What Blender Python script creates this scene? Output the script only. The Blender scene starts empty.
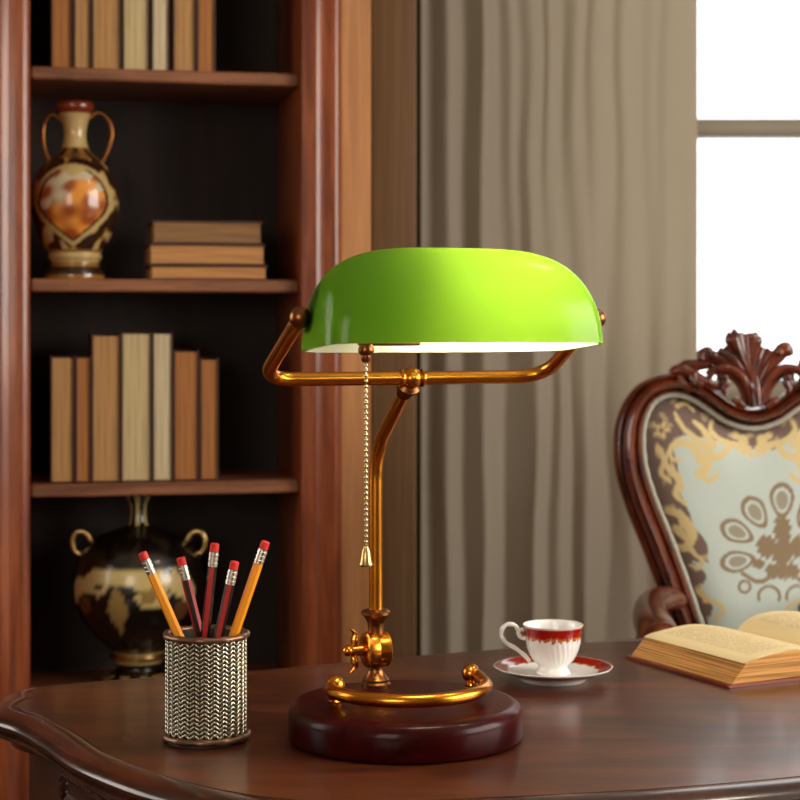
import bpy, math, random
from mathutils import Vector, Matrix, noise
PI = math.pi
sc = bpy.context.scene
col = sc.collection
random.seed(7)
F = 1800.0; HY = 330.0; CZ = 1.124; TT = 0.76       # focal length in px, horizon row, camera height, desk top height

# ---------------------------------------------------------------- helpers
class MB:
    """collects verts / faces (with optional per-face material and per-vertex colour)"""
    def __init__(s): s.v = []; s.f = []; s.m = []; s.c = []
    def add(s, vs, fs, mi=0, cs=None):
        o = len(s.v); s.v += [tuple(p) for p in vs]
        s.f += [tuple(i + o for i in q) for q in fs]; s.m += [mi] * len(fs)
        s.c += (cs if cs else [(1, 1, 1)] * len(vs)); return s
    def box(s, x0, x1, y0, y1, z0, z1, mi=0, b=0.0):
        if b <= 0:
            vs = [(x, y, z) for z in (z0, z1) for y in (y0, y1) for x in (x0, x1)]
            return s.add(vs, [(0, 2, 3, 1), (4, 5, 7, 6), (0, 1, 5, 4), (2, 6, 7, 3), (0, 4, 6, 2), (1, 3, 7, 5)], mi)
        def ring(z, i):
            X0, X1, Y0, Y1 = x0 + i, x1 - i, y0 + i, y1 - i
            return [(X0 + b, Y0, z), (X1 - b, Y0, z), (X1, Y0 + b, z), (X1, Y1 - b, z), (X1 - b, Y1, z), (X0 + b, Y1, z), (X0, Y1 - b, z), (X0, Y0 + b, z)]
        vs = ring(z0, b * .8) + ring(z0 + b, 0) + ring(z1 - b, 0) + ring(z1, b * .8)
        fs = [tuple(range(7, -1, -1)), tuple(range(24, 32))]
        for r in range(3):
            for k in range(8):
                fs.append((r * 8 + k, r * 8 + (k + 1) % 8, r * 8 + 8 + (k + 1) % 8, r * 8 + 8 + k))
        return s.add(vs, fs, mi)
    def lathe(s, prof, n=48, M=None, mi=0, rad=None, colf=None):
        vs = []; fs = []; cs = []
        for j, (r, z) in enumerate(prof):
            for k in range(n):
                t = 2 * PI * k / n
                rr = rad(r, z, t, j) if rad else r
                p = Vector((rr * math.cos(t), rr * math.sin(t), z)); vs.append(M @ p if M else p)
                cs.append(colf(r, z, t, j) if colf else (1, 1, 1))
        for j in range(len(prof) - 1):
            for k in range(n):
                fs.append((j * n + k, j * n + (k + 1) % n, j * n + n + (k + 1) % n, j * n + n + k))
        if prof[0][0] > 1e-5: fs.append(tuple(range(n - 1, -1, -1)))
        if prof[-1][0] > 1e-5: fs.append(tuple(range((len(prof) - 1) * n, len(prof) * n)))
        return s.add(vs, fs, mi, cs)
    def tube(s, pts, rad, n=16, closed=False, mi=0, flat=1.0, up=None):
        pts = [Vector(p) for p in pts]; N = len(pts)
        rs = rad if isinstance(rad, (list, tuple)) else [rad] * N
        vs = []; fs = []; prev = None
        for i, p in enumerate(pts):
            a = pts[(i - 1) % N] if (closed or i > 0) else p
            b = pts[(i + 1) % N] if (closed or i < N - 1) else p
            t = (b - a).normalized() if (b - a).length > 1e-9 else Vector((0, 0, 1))
            if up is not None: nn = Vector(up)
            elif prev is None: nn = Vector((0, 0, 1)) if abs(t.z) < .9 else Vector((1, 0, 0))
            else: nn = prev
            nn = (nn - t * nn.dot(t)).normalized(); prev = nn; bb = t.cross(nn)
            for k in range(n):
                an = 2 * PI * k / n
                vs.append(p + (bb * math.cos(an) + nn * math.sin(an) * flat) * rs[i])
        for i in range(N if closed else N - 1):
            for k in range(n):
                A = i * n; B = ((i + 1) % N) * n
                fs.append((A + k, A + (k + 1) % n, B + (k + 1) % n, B + k))
        if not closed: fs += [tuple(range(n - 1, -1, -1)), tuple(range((N - 1) * n, N * n))]
        return s.add(vs, fs, mi)
    def ball(s, c, r, n=20, sc3=(1, 1, 1), M=None, mi=0):
        m = n // 2; c = Vector(c); vs = []; fs = []
        for j in range(m + 1):
            ph = PI * j / m
            for k in range(n):
                t = 2 * PI * k / n
                p = Vector((r * sc3[0] * math.sin(ph) * math.cos(t), r * sc3[1] * math.sin(ph) * math.sin(t), -r * sc3[2] * math.cos(ph)))
                vs.append(c + (M @ p if M else p))
        for j in range(m):
            for k in range(n): fs.append((j * n + k, j * n + (k + 1) % n, (j + 1) * n + (k + 1) % n, (j + 1) * n + k))
        return s.add(vs, fs, mi)
    def build(s, name, mats, parent=None, smooth=True, sharp=40, merge=1e-6, loc=None, rotz=0):
        import bmesh
        me = bpy.data.meshes.new(name); me.from_pydata(s.v, [], s.f)
        mats = mats if isinstance(mats, (list, tuple)) else [mats]
        for m in mats: me.materials.append(m)
        me.polygons.foreach_set('material_index', s.m)
        ca = me.color_attributes.new('Col', 'FLOAT_COLOR', 'POINT')
        flat = []
        for c in s.c: flat += [c[0], c[1], c[2], 1.0]
        ca.data.foreach_set('color', flat)
        bm = bmesh.new(); bm.from_mesh(me)
        if merge: bmesh.ops.remove_doubles(bm, verts=bm.verts, dist=merge)
        bmesh.ops.dissolve_degenerate(bm, dist=1e-7, edges=bm.edges)
        bmesh.ops.recalc_face_normals(bm, faces=bm.faces)
        bm.to_mesh(me); bm.free()
        if smooth:
            me.shade_smooth(); me.set_sharp_from_angle(angle=math.radians(sharp))
        o = bpy.data.objects.new(name, me); col.objects.link(o)
        if parent: o.parent = parent
        if loc: o.location = loc
        if rotz: o.rotation_euler.z = rotz
        return o

def tag(o, label, cat, group=None):
    o['label'] = label; o['category'] = cat
    if group: o['group'] = group
    return o
def thing(name, label, cat, loc=(0, 0, 0), rotz=0, group=None):
    o = bpy.data.objects.new(name, None); o.empty_display_size = .05; col.objects.link(o)
    o.location = loc; o.rotation_euler = (0, 0, rotz)
    return tag(o, label, cat, group)
def struct(o): o['kind'] = 'structure'; return o
def catmull(pts, n=8, closed=False):
    P = [Vector(p) for p in pts]; N = len(P); out = []
    for i in range(N if closed else N - 1):
        p0 = P[(i - 1) % N] if closed or i > 0 else P[0] * 2 - P[1]
        p1 = P[i]; p2 = P[(i + 1) % N]
        p3 = P[(i + 2) % N] if closed or i < N - 2 else P[-1] * 2 - P[-2]
        for k in range(n):
            t = k / n
            out.append(.5 * ((2 * p1) + (p2 - p0) * t + (2 * p0 - 5 * p1 + 4 * p2 - p3) * t * t + (3 * p1 - p0 - 3 * p2 + p3) * t ** 3))
    if not closed: out.append(P[-1])
    return out
def rounded(pts, r, n=8):
    """polyline with rounded corners"""
    P = [Vector(p) for p in pts]; out = [P[0]]
    for i in range(1, len(P) - 1):
        a = (P[i - 1] - P[i]); b = (P[i + 1] - P[i]); rr = min(r, a.length * .49, b.length * .49)
        A = P[i] + a.normalized() * rr; B = P[i] + b.normalized() * rr
        for k in range(n + 1):
            t = k / n; out.append(A * (1 - t) ** 2 + P[i] * 2 * t * (1 - t) + B * t * t)
    out.append(P[-1]); return out
def lerp(a, b, t): return a + (b - a) * t
def mix3(a, b, t): return tuple(lerp(x, y, t) for x, y in zip(a, b))
def interp(xs, ys, x):
    if x <= xs[0]: return ys[0]
    for i in range(1, len(xs)):
        if x <= xs[i]: return lerp(ys[i - 1], ys[i], (x - xs[i - 1]) / (xs[i] - xs[i - 1]))
    return ys[-1]
def srgb(r, g, b):
    f = lambda c: (c / 255 / 12.92) if c / 255 <= .04045 else ((c / 255 + .055) / 1.055) ** 2.4
    return (f(r), f(g), f(b))

# ---------------------------------------------------------------- materials
def new_mat(name):
    m = bpy.data.materials.new(name); m.use_nodes = True
    return m, m.node_tree.nodes, m.node_tree.links, m.node_tree.nodes['Principled BSDF']
def set_in(b, **kw):
    names = {'base': 'Base Color', 'rough': 'Roughness', 'metal': 'Metallic', 'coat': 'Coat Weight', 'coatr': 'Coat Roughness',
             'spec': 'Specular IOR Level', 'sheen': 'Sheen Weight', 'trans': 'Transmission Weight', 'ior': 'IOR'}
    for k, v in kw.items():
        b.inputs[names[k]].default_value = (*v, 1) if isinstance(v, tuple) else v
def plain(name, c, rough=.5, metal=0, coat=0, coatr=.1, spec=.5, vary=.12, scale=30, bump=0.0, sheen=0):
    m, N, L, b = new_mat(name); set_in(b, base=c, rough=rough, metal=metal, coat=coat, coatr=coatr, spec=spec, sheen=sheen)
    tc = N.new('ShaderNodeTexCoord'); nz = N.new('ShaderNodeTexNoise'); nz.inputs['Scale'].default_value = scale
    nz.inputs['Detail'].default_value = 4
    L.new(tc.outputs['Object'], nz.inputs['Vector'])
    mx = N.new('ShaderNodeMix'); mx.data_type = 'RGBA'
    mx.inputs['A'].default_value = (*[x * (1 - vary) for x in c], 1); mx.inputs['B'].default_value = (*[min(1, x * (1 + vary)) for x in c], 1)
    L.new(nz.outputs['Fac'], mx.inputs['Factor']); L.new(mx.outputs['Result'], b.inputs['Base Color'])
    if bump:
        bp = N.new('ShaderNodeBump'); bp.inputs['Strength'].default_value = bump; bp.inputs['Distance'].default_value = .001
        L.new(nz.outputs['Fac'], bp.inputs['Height']); L.new(bp.outputs['Normal'], b.inputs['Normal'])
    return m
def wood(name, c1, c2, c3, stretch=(1, 12, 12), scale=3, rough=.35, coat=.3, coatr=.12, rot=0, bump=.05, spec=.5):
    m, N, L, b = new_mat(name); set_in(b, rough=rough, coat=coat, coatr=coatr, spec=spec)
    tc = N.new('ShaderNodeTexCoord'); mp = N.new('ShaderNodeMapping')
    mp.inputs['Scale'].default_value = stretch; mp.inputs['Rotation'].default_value = (0, 0, rot)
    L.new(tc.outputs['Object'], mp.inputs['Vector'])
    n1 = N.new('ShaderNodeTexNoise'); n1.inputs['Scale'].default_value = scale; n1.inputs['Detail'].default_value = 6
    n1.inputs['Distortion'].default_value = .6; L.new(mp.outputs['Vector'], n1.inputs['Vector'])
    n2 = N.new('ShaderNodeTexNoise'); n2.inputs['Scale'].default_value = scale * 7; n2.inputs['Detail'].default_value = 5
    L.new(mp.outputs['Vector'], n2.inputs['Vector'])
    ad = N.new('ShaderNodeMath'); ad.operation = 'MULTIPLY_ADD'; ad.inputs[1].default_value = .35
    L.new(n2.outputs['Fac'], ad.inputs[0]); L.new(n1.outputs['Fac'], ad.inputs[2])
    cr = N.new('ShaderNodeValToRGB'); e = cr.color_ramp.elements
    e[0].position = .48; e[0].color = (*c1, 1); e[1].position = .86; e[1].color = (*c3, 1)
    k = e.new(.66); k.color = (*c2, 1)
    L.new(ad.outputs[0], cr.inputs['Fac']); L.new(cr.outputs['Color'], b.inputs['Base Color'])
    bp = N.new('ShaderNodeBump'); bp.inputs['Strength'].default_value = bump; bp.inputs['Distance'].default_value = .001
    L.new(n2.outputs['Fac'], bp.inputs['Height']); L.new(bp.outputs['Normal'], b.inputs['Normal'])
    return m
def vcol(name, rough=.3, coat=0, metal=0, spec=.5, bump=0, bscale=300, sheen=0):
    m, N, L, b = new_mat(name); set_in(b, rough=rough, coat=coat, metal=metal, spec=spec, sheen=sheen)
    a = N.new('ShaderNodeAttribute'); a.attribute_name = 'Col'
    L.new(a.outputs['Color'], b.inputs['Base Color'])
    if bump:
        tc = N.new('ShaderNodeTexCoord'); nz = N.new('ShaderNodeTexNoise'); nz.inputs['Scale'].default_value = bscale
        L.new(tc.outputs['Object'], nz.inputs['Vector'])
        bp = N.new('ShaderNodeBump'); bp.inputs['Strength'].default_value = bump; bp.inputs['Distance'].default_value = .001
        L.new(nz.outputs['Fac'], bp.inputs['Height']); L.new(bp.outputs['Normal'], b.inputs['Normal'])
    return m

M = {}
M['desk_top'] = wood('desk_walnut', srgb(38, 15, 6), srgb(72, 32, 15), srgb(100, 51, 26), stretch=(2.2, 11, 4), scale=2.2, rough=.36, coat=.34, coatr=.13, rot=math.radians(-20), bump=.02, spec=.28)
M['desk_edge'] = wood('desk_moulding_walnut', srgb(36, 13, 7), srgb(56, 24, 12), srgb(76, 36, 20), stretch=(6, 6, 6), scale=3, rough=.28, coat=.5, coatr=.1, bump=.02)
M['case'] = wood('bookcase_cherry', srgb(92, 38, 14), srgb(130, 60, 26), srgb(156, 82, 40), stretch=(14, 14, 1.2), scale=3, rough=.33, coat=.25, coatr=.12, bump=.03)
M['case_tan'] = wood('pale_panel_wood', srgb(176, 118, 68), srgb(190, 130, 78), srgb(204, 142, 88), stretch=(16, 16, .8), scale=4, rough=.6, coat=0, bump=.03)
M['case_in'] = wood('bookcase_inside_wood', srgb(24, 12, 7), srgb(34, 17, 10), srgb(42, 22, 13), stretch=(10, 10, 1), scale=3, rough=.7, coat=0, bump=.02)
M['shelf'] = wood('shelf_wood', srgb(100, 56, 32), srgb(128, 78, 48), srgb(150, 94, 60), stretch=(1, 12, 12), scale=4, rough=.5, coat=.1, bump=.03)
M['chairwood'] = wood('carved_mahogany', srgb(48, 16, 7), srgb(88, 33, 15), srgb(120, 52, 26), stretch=(8, 8, 4), scale=4, rough=.26, coat=.5, coatr=.12, bump=.03)
M['basewood'] = wood('lamp_base_mahogany', srgb(34, 3, 3), srgb(52, 5, 5), srgb(64, 9, 8), stretch=(1.5, 14, 8), scale=4, rough=.34, coat=.12, coatr=.10, bump=.01, spec=.1)
M['brass'] = plain('aged_brass', (.72, .27, .028), rough=.25, metal=1, vary=.22, scale=60)
M['bronze'] = plain('dark_bronze', (.26, .10, .03), rough=.33, metal=1, vary=.25, scale=50)
M['chain'] = plain('chain_nickel_brass', (.62, .52, .34), rough=.22, metal=1, vary=.1)
M['silver'] = plain('woven_silver', (.46, .42, .32), rough=.28, metal=1, vary=.25, scale=120)
M['silver_dark'] = plain('tarnished_liner', (.055, .05, .035), rough=.55, metal=.6, vary=.3, scale=60)
M['copper_rim'] = plain('tarnished_copper_rim', (.20, .105, .065), rough=.38, metal=.8, vary=.5, scale=90, bump=.5)
M['wall'] = plain('wall_paint_brown', srgb(122, 98, 72), rough=.8, vary=.04, scale=6)
M['wall_pale'] = plain('wall_paint_pale', srgb(150, 138, 120), rough=.85, vary=.04, scale=6)
M['ceil'] = plain('ceiling_paint', srgb(190, 184, 172), rough=.9, vary=.02)
M['floor'] = wood('floor_boards', srgb(62, 34, 20), srgb(84, 48, 28), srgb(104, 62, 38), stretch=(1, 8, 1), scale=3, rough=.4, coat=.1)
M['frame'] = plain('window_frame_paint', srgb(176, 166, 148), rough=.5, vary=.03)
M['red'] = plain('eraser_red', srgb(214, 40, 32), rough=.6, vary=.06)
M['yellow'] = plain('pencil_yellow', srgb(250, 158, 12), rough=.3, coat=.3, vary=.03)
M['redpaint'] = plain('pencil_red', srgb(172, 20, 18), rough=.28, coat=.3, vary=.04)
M['blackpaint'] = plain('pencil_black', srgb(20, 14, 14), rough=.25, coat=.3, vary=.04)
M['ferrule'] = plain('ferrule_metal', (.72, .68, .6), rough=.3, metal=1, vary=.08)
M['cover'] = plain('book_cover_maroon', srgb(64, 26, 18), rough=.5, vary=.25, scale=40)
M['cover_brown'] = plain('book_cover_brown', srgb(72, 44, 28), rough=.5, vary=.25, scale=40)
M['leather'] = plain('open_book_cover_leather', srgb(126, 54, 24), rough=.4, coat=.2, vary=.25, scale=60, bump=.2)
M['piping'] = plain('pale_piping', srgb(188, 184, 170), rough=.8, vary=.4, scale=400, bump=.6)
M['porcelain'] = vcol('painted_porcelain', rough=.12, coat=.5)
M['ewer'] = vcol('glazed_ewer', rough=.22, coat=.4)
M['urn'] = vcol('lacquered_urn', rough=.25, coat=.4)
M['gold'] = plain('gilt', (.62, .42, .16), rough=.3, metal=1, vary=.2)
M['fabric'] = vcol('damask_upholstery', rough=.75, bump=.35, bscale=900, sheen=.2)

def pages_mat(name, c, dark=.72):
    m, N, L, b = new_mat(name); set_in(b, rough=.85, spec=.2)
    tc = N.new('ShaderNodeTexCoord'); mp = N.new('ShaderNodeMapping'); L.new(tc.outputs['UV'], mp.inputs['Vector'])
    mp.inputs['Scale'].default_value = (90, 3, 1)
    nz = N.new('ShaderNodeTexNoise'); nz.inputs['Scale'].default_value = 1; nz.inputs['Detail'].default_value = 5
    L.new(mp.outputs['Vector'], nz.inputs['Vector'])
    cr = N.new('ShaderNodeValToRGB'); e = cr.color_ramp.elements
    e[0].position = .36; e[0].color = (*[x * dark for x in c], 1); e[1].position = .6; e[1].color = (*c, 1)
    L.new(nz.outputs['Fac'], cr.inputs['Fac']); L.new(cr.outputs['Color'], b.inputs['Base Color'])
    return m
def pages_simple(name, c, axis, dark=.7, sc_=260):
    """page edges: fine strata stacked along one local axis"""
    m, N, L, b = new_mat(name); set_in(b, rough=.85, spec=.2)
    tc = N.new('ShaderNodeTexCoord'); mp = N.new('ShaderNodeMapping'); L.new(tc.outputs['Object'], mp.inputs['Vector'])
    s = [4, 4, 4]; s[axis] = sc_; mp.inputs['Scale'].default_value = s
    nz = N.new('ShaderNodeTexNoise'); nz.inputs['Scale'].default_value = 1.6; nz.inputs['Detail'].default_value = 4
    L.new(mp.outputs['Vector'], nz.inputs['Vector'])
    cr = N.new('ShaderNodeValToRGB'); e = cr.color_ramp.elements
    e[0].position = .38; e[0].color = (*[x * dark for x in c], 1); e[1].position = .58; e[1].color = (*c, 1)
    L.new(nz.outputs['Fac'], cr.inputs['Fac']); L.new(cr.outputs['Color'], b.inputs['Base Color'])
    return m
PG = [pages_simple('page_edges_' + n, srgb(*c), 0) for n, c in (('tan', (188, 142, 92)), ('cream', (206, 182, 134)), ('pale', (214, 194, 158)), ('ochre', (176, 116, 68)))]
PGZ = [pages_simple('page_edges_flat_' + n, srgb(*c), 2) for n, c in (('tan', (196, 140, 88)), ('dull', (148, 110, 74)))]
M['page_edge'] = pages_simple('open_book_page_edges', srgb(230, 168, 98), 2, dark=.42, sc_=520)

def text_page():
    m, N, L, b = new_mat('printed_page'); set_in(b, rough=.8, spec=.25)
    tc = N.new('ShaderNodeTexCoord'); sx = N.new('ShaderNodeSeparateXYZ'); L.new(tc.outputs['Object'], sx.inputs[0])
    def mth(op, a, bb=None, c=None):
        n = N.new('ShaderNodeMath'); n.operation = op
        for i, q in enumerate((a, bb, c)):
            if q is None: continue
            if isinstance(q, (int, float)): n.inputs[i].default_value = q
            else: L.new(q, n.inputs[i])
        return n.outputs[0]
    y = sx.outputs['Y']; x = sx.outputs['X']
    line = mth('GREATER_THAN', mth('FRACT', mth('MULTIPLY', y, 200.0)), .52)
    row = mth('FLOOR', mth('MULTIPLY', y, 200.0))
    cv = N.new('ShaderNodeCombineXYZ'); L.new(mth('MULTIPLY', x, 330.0), cv.inputs[0]); L.new(mth('MULTIPLY', row, 7.3), cv.inputs[1])
    nz = N.new('ShaderNodeTexNoise'); nz.inputs['Scale'].default_value = 1.0; nz.inputs['Detail'].default_value = 2; L.new(cv.outputs[0], nz.inputs['Vector'])
    ink = mth('GREATER_THAN', nz.outputs['Fac'], .44)
    mx = mth('MULTIPLY', mth('GREATER_THAN', x, .038), mth('LESS_THAN', x, .122))
    mx2 = mth('MULTIPLY', mth('GREATER_THAN', x, .165), mth('LESS_THAN', x, .245))
    my = mth('MULTIPLY', mth('GREATER_THAN', y, .02), mth('LESS_THAN', y, .172))
    msk = mth('MULTIPLY', mth('MULTIPLY', line, ink), mth('MULTIPLY', mth('MAXIMUM', mx, mx2), my))
    mk = mth('MULTIPLY', msk, .32)
    mixn = N.new('ShaderNodeMix'); mixn.data_type = 'RGBA'
    mixn.inputs['A'].default_value = (*srgb(254, 230, 176), 1); mixn.inputs['B'].default_value = (*srgb(120, 96, 70), 1)
    L.new(mk, mixn.inputs['Factor']); L.new(mixn.outputs['Result'], b.inputs['Base Color'])
    return m
M['page'] = text_page()

def curtain_mat():
    m, N, L, b = new_mat('woven_curtain'); c = srgb(188, 175, 158)
    set_in(b, base=c, rough=.85, spec=.15, sheen=.15)
    tr = N.new('ShaderNodeBsdfTranslucent'); tr.inputs['Color'].default_value = (*srgb(176, 160, 128), 1)
    ms = N.new('ShaderNodeMixShader'); ms.inputs[0].default_value = .36
    out = N['Material Output']; L.new(b.outputs[0], ms.inputs[1]); L.new(tr.outputs[0], ms.inputs[2]); L.new(ms.outputs[0], out.inputs[0])
    tc = N.new('ShaderNodeTexCoord'); wv = N.new('ShaderNodeTexNoise'); wv.inputs['Scale'].default_value = 500
    L.new(tc.outputs['Object'], wv.inputs['Vector'])
    bp = N.new('ShaderNodeBump'); bp.inputs['Strength'].default_value = .15; bp.inputs['Distance'].default_value = .001
    L.new(wv.outputs['Fac'], bp.inputs['Height']); L.new(bp.outputs['Normal'], b.inputs['Normal'])
    return m
M['curtain'] = curtain_mat()

def glass_pane():
    m, N, L, b = new_mat('window_glass'); N.remove(b)
    t = N.new('ShaderNodeBsdfTransparent'); g = N.new('ShaderNodeBsdfGlossy'); g.inputs['Roughness'].default_value = .02
    f = N.new('ShaderNodeFresnel'); f.inputs['IOR'].default_value = 1.45
    ms = N.new('ShaderNodeMixShader'); L.new(f.outputs[0], ms.inputs[0]); L.new(t.outputs[0], ms.inputs[1]); L.new(g.outputs[0], ms.inputs[2])
    L.new(ms.outputs[0], N['Material Output'].inputs[0]); return m
M['glass'] = glass_pane()

def shade_outer():
    m, N, L, b = new_mat('green_cased_glass'); set_in(b, base=(.008, .17, .004), rough=.22, spec=.4, coat=.1, coatr=.1)
    tr = N.new('ShaderNodeBsdfTranslucent'); tr.inputs['Color'].default_value = (.225, .41, .030, 1)
    ms = N.new('ShaderNodeMixShader'); ms.inputs[0].default_value = .62
    L.new(b.outputs[0], ms.inputs[1]); L.new(tr.outputs[0], ms.inputs[2]); L.new(ms.outputs[0], N['Material Output'].inputs[0]); return m
def shade_inner():
    m, N, L, b = new_mat('white_opal_lining'); N.remove(b)
    d = N.new('ShaderNodeBsdfDiffuse'); d.inputs['Color'].default_value = (.86, .84, .76, 1)
    t = N.new('ShaderNodeBsdfTransparent'); t.inputs['Color'].default_value = (1, 1, .95, 1)
    ms = N.new('ShaderNodeMixShader'); ms.inputs[0].default_value = .38
    L.new(d.outputs[0], ms.inputs[1]); L.new(t.outputs[0], ms.inputs[2]); L.new(ms.outputs[0], N['Material Output'].inputs[0]); return m
M['shade_out'] = shade_outer(); M['shade_in'] = shade_inner()
def emit(name, c, s):
    m, N, L, b = new_mat(name); b.inputs['Emission Color'].default_value = (*c, 1); b.inputs['Emission Strength'].default_value = s; return m
M['bulb'] = emit('lit_frosted_bulb', (1.0, .86, .60), 40)

# ---------------------------------------------------------------- room
RX0, RX1, RY0, RY1, RZ = -2.2, 2.6, -1.8, 4.05, 2.75
def wall_with_hole(name, axis, pos, th, a0, a1, holes, mat):
    """wall along one axis with rectangular holes (a0, a1, z0, z1)"""
    mb = MB(); cur = a0
    def bx(u0, u1, z0, z1):
        if u1 - u0 < 1e-4 or z1 - z0 < 1e-4: return
        if axis == 'x': mb.box(u0, u1, min(pos, pos + th), max(pos, pos + th), z0, z1)
        else: mb.box(min(pos, pos + th), max(pos, pos + th), u0, u1, z0, z1)
    for h in holes:
        bx(cur, h[0], 0, RZ); bx(h[0], h[1], 0, h[2]); bx(h[0], h[1], h[3], RZ); cur = h[1]
    bx(cur, a1, 0, RZ)
    return struct(mb.build(name, mat, smooth=False, merge=0))
WB = (.30, 1.95, .96, 2.35)          # window in the back wall
WR = (.1, 2.3, .95, 2.3)              # window in the right wall
WF = (-1.75, -.35, .9, 2.3)           # window behind the camera
wall_with_hole('wall_back', 'x', RY1, .2, RX0, RX1, [WB], M['wall'])
wall_with_hole('wall_right', 'y', RX1, .2, RY0, RY1, [WR], M['wall_pale'])
wall_with_hole('wall_front', 'x', RY0, -.2, RX0, RX1, [WF], M['wall_pale'])
WL = (1.35, 2.75, .85, 2.2)
wall_with_hole('wall_left', 'y', RX0, -.2, RY0, RY1, [WL], M['wall'])
struct(MB().box(RX0 - .2, RX1 + .2, RY0 - .2, RY1 + .2, -.1, 0).build('floor', M['floor'], smooth=False))
struct(MB().box(RX0 - .2, RX1 + .2, RY0 - .2, RY1 + .2, RZ, RZ + .1).build('ceiling', M['ceil'], smooth=False))
def window(name, axis, pos, sgn, h, bars, vbars):
    root = bpy.data.objects.new(name, None); col.objects.link(root); struct(root)
    a0, a1, z0, z1 = h; mb = MB(); t = .05
    d0, d1 = sorted((pos + sgn * .03, pos + sgn * .09))
    def bx(m_, u0, u1, zz0, zz1, e0=d0, e1=d1):
        if axis == 'x': m_.box(u0, u1, e0, e1, zz0, zz1, b=.004)
        else: m_.box(e0, e1, u0, u1, zz0, zz1, b=.004)
    bx(mb, a0, a1, z0, z0 + t); bx(mb, a0, a1, z1 - t, z1); bx(mb, a0, a0 + t, z0 + t, z1 - t); bx(mb, a1 - t, a1, z0 + t, z1 - t)
    mb.build('window_frame', M['frame'], root)
    for zb in bars:
        b2 = MB(); bx(b2, a0 + t, a1 - t, zb - .02, zb + .02); b2.build('glazing_bar', M['frame'], root)
    for vb in vbars:
        b2 = MB(); bx(b2, vb - .025, vb + .025, z0 + t, z1 - t, d0 + .002, d1 - .002); b2.build('glazing_bar', M['frame'], root)
    g = MB(); e = (d0 + d1) / 2; bx(g, a0 + t - .005, a1 - t + .005, z0 + t - .005, z1 - t + .005, e - .004, e + .004)
    g.build('window_pane', M['glass'], root, smooth=False)
    return root
struct(MB().box(-.056, .0315, 3.45, RY1, 0, RZ, b=.004).build('trim_1', wood('column_wood', srgb(100, 72, 42), srgb(110, 80, 48), srgb(120, 90, 56), stretch=(30, 30, .6), scale=4, rough=.6, coat=0), smooth=False))
w1 = window('window_1', 'x', RY1, 1, WB, [1.583], [1.30])
window('window_2', 'y', RX1, 1, WR, [1.6], [1.2])
window('window_3', 'x', RY0, -1, WF, [1.6], [-1.05])
window('window_4', 'y', RX0, -1, WL, [1.55], [2.05])
sl = MB().box(WB[0] - .04, WB[1] + .04, RY1 - .035, RY1 + .03, WB[2] - .03, WB[2], b=.005).build('window_sill', M['frame'], w1)

# ---------------------------------------------------------------- curtain
def build_curtain():
    # fold slopes (positive: face turned to the window side) read along the cloth at the top and near the desk
    top = [(420, 0), (424, .9), (428, -.2), (434, -.7), (446, -.6), (449, .9), (461, .9), (465, -.9), (479, -.9), (483, .8), (497, .5), (503, -.4), (512, -.5), (514, .9), (519, .6), (522, -.7), (529, -.5), (533, .6), (542, .6), (544, -1), (548, -.7), (551, .5), (562, .5), (565, -.8), (572, -.4), (578, .4), (586, .3), (590, -.7), (596, -.3), (602, .4), (614, .3), (618, -.9), (622, -.3), (628, .35), (640, .2), (646, -.3), (656, .15), (662, -.35), (670, .1), (690, .12), (700, .3)]
    bot = [(420, 0), (424, .9), (428, -.2), (434, -.8), (447, -.7), (451, .9), (462, .9), (465, -1), (482, -.9), (486, .9), (503, .7), (508, -.8), (533, -.9), (537, .9), (547, .8), (550, -1), (558, -.6), (560, .8), (569, .8), (573, -1), (584, -.6), (587, .8), (603, .5), (610, -.6), (628, -.3), (636, .4), (646, .3), (654, -.8), (662, -.2), (668, .35), (676, .2), (686, -.5), (694, .1), (700, .2)]
    nx, nz = 560, 60; Y0 = 3.78
    def prof(tab):
        xs = [p[0] for p in tab]; ys = [p[1] for p in tab]; acc = 0; out = []
        for i in range(nx + 1):
            px = 421 + (697.5 - 421) * i / nx; acc += interp(xs, ys, px) * (276.0 / nx) * 3.78 / 1800; out.append(acc)
        def sm(o, k):
            return [sum(o[max(0, min(nx, q))] for q in range(i - k, i + k + 1)) / (2 * k + 1) for i in range(nx + 1)]
        out = sm(sm(out, 5), 4)
        a, b = out[0], out[-1]
        return [o - lerp(a, b, i / nx) for i, o in enumerate(out)]
    A, B = prof(top), prof(bot); vs = []; fs = []
    for j in range(nz + 1):
        z = lerp(.02, 2.6, j / nz); row = 330 - (z - CZ) * 1800 / 3.78
        t = max(0, min(1, (row - 90) / 330)); t = t * t * (3 - 2 * t)
        for i in range(nx + 1):
            u = i / nx; x = (lerp(421, 697.5, u) - 400) / 1800 * 3.78
            y = Y0 + 1.15 * lerp(A[i], B[i], t) + .004 * noise.noise(Vector((x * 14, z * 3, 1)))
            env = 4 * u * (1 - u); x += .016 * env * noise.noise(Vector((x * 5, z * 2.2, 4))) + .010 * env * noise.noise(Vector((x * 16, z * 3.5, 9)))
            vs.append((x, y, z))
    W = nx + 1
    for j in range(nz):
        for i in range(nx): fs.append((j * W + i, j * W + i + 1, (j + 1) * W + i + 1, (j + 1) * W + i))
    root = thing('curtain', 'floor-length taupe curtain gathered in folds left of the bright window', 'curtain', (0, 0, 0))
    o = MB().add(vs, fs).build('drape', M['curtain'], root, sharp=180)
    rod = MB(); rod.tube([(-.05, Y0, 2.63), (2.2, Y0, 2.63)], .012); rod.ball((-.05, Y0, 2.63), .022); rod.ball((2.2, Y0, 2.63), .022)
    for x in (0.0, 2.1): rod.box(x - .01, x + .01, Y0, RY1, 2.62, 2.64)
    rod.build('curtain_rod', M['bronze'], root)
build_curtain()

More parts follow.
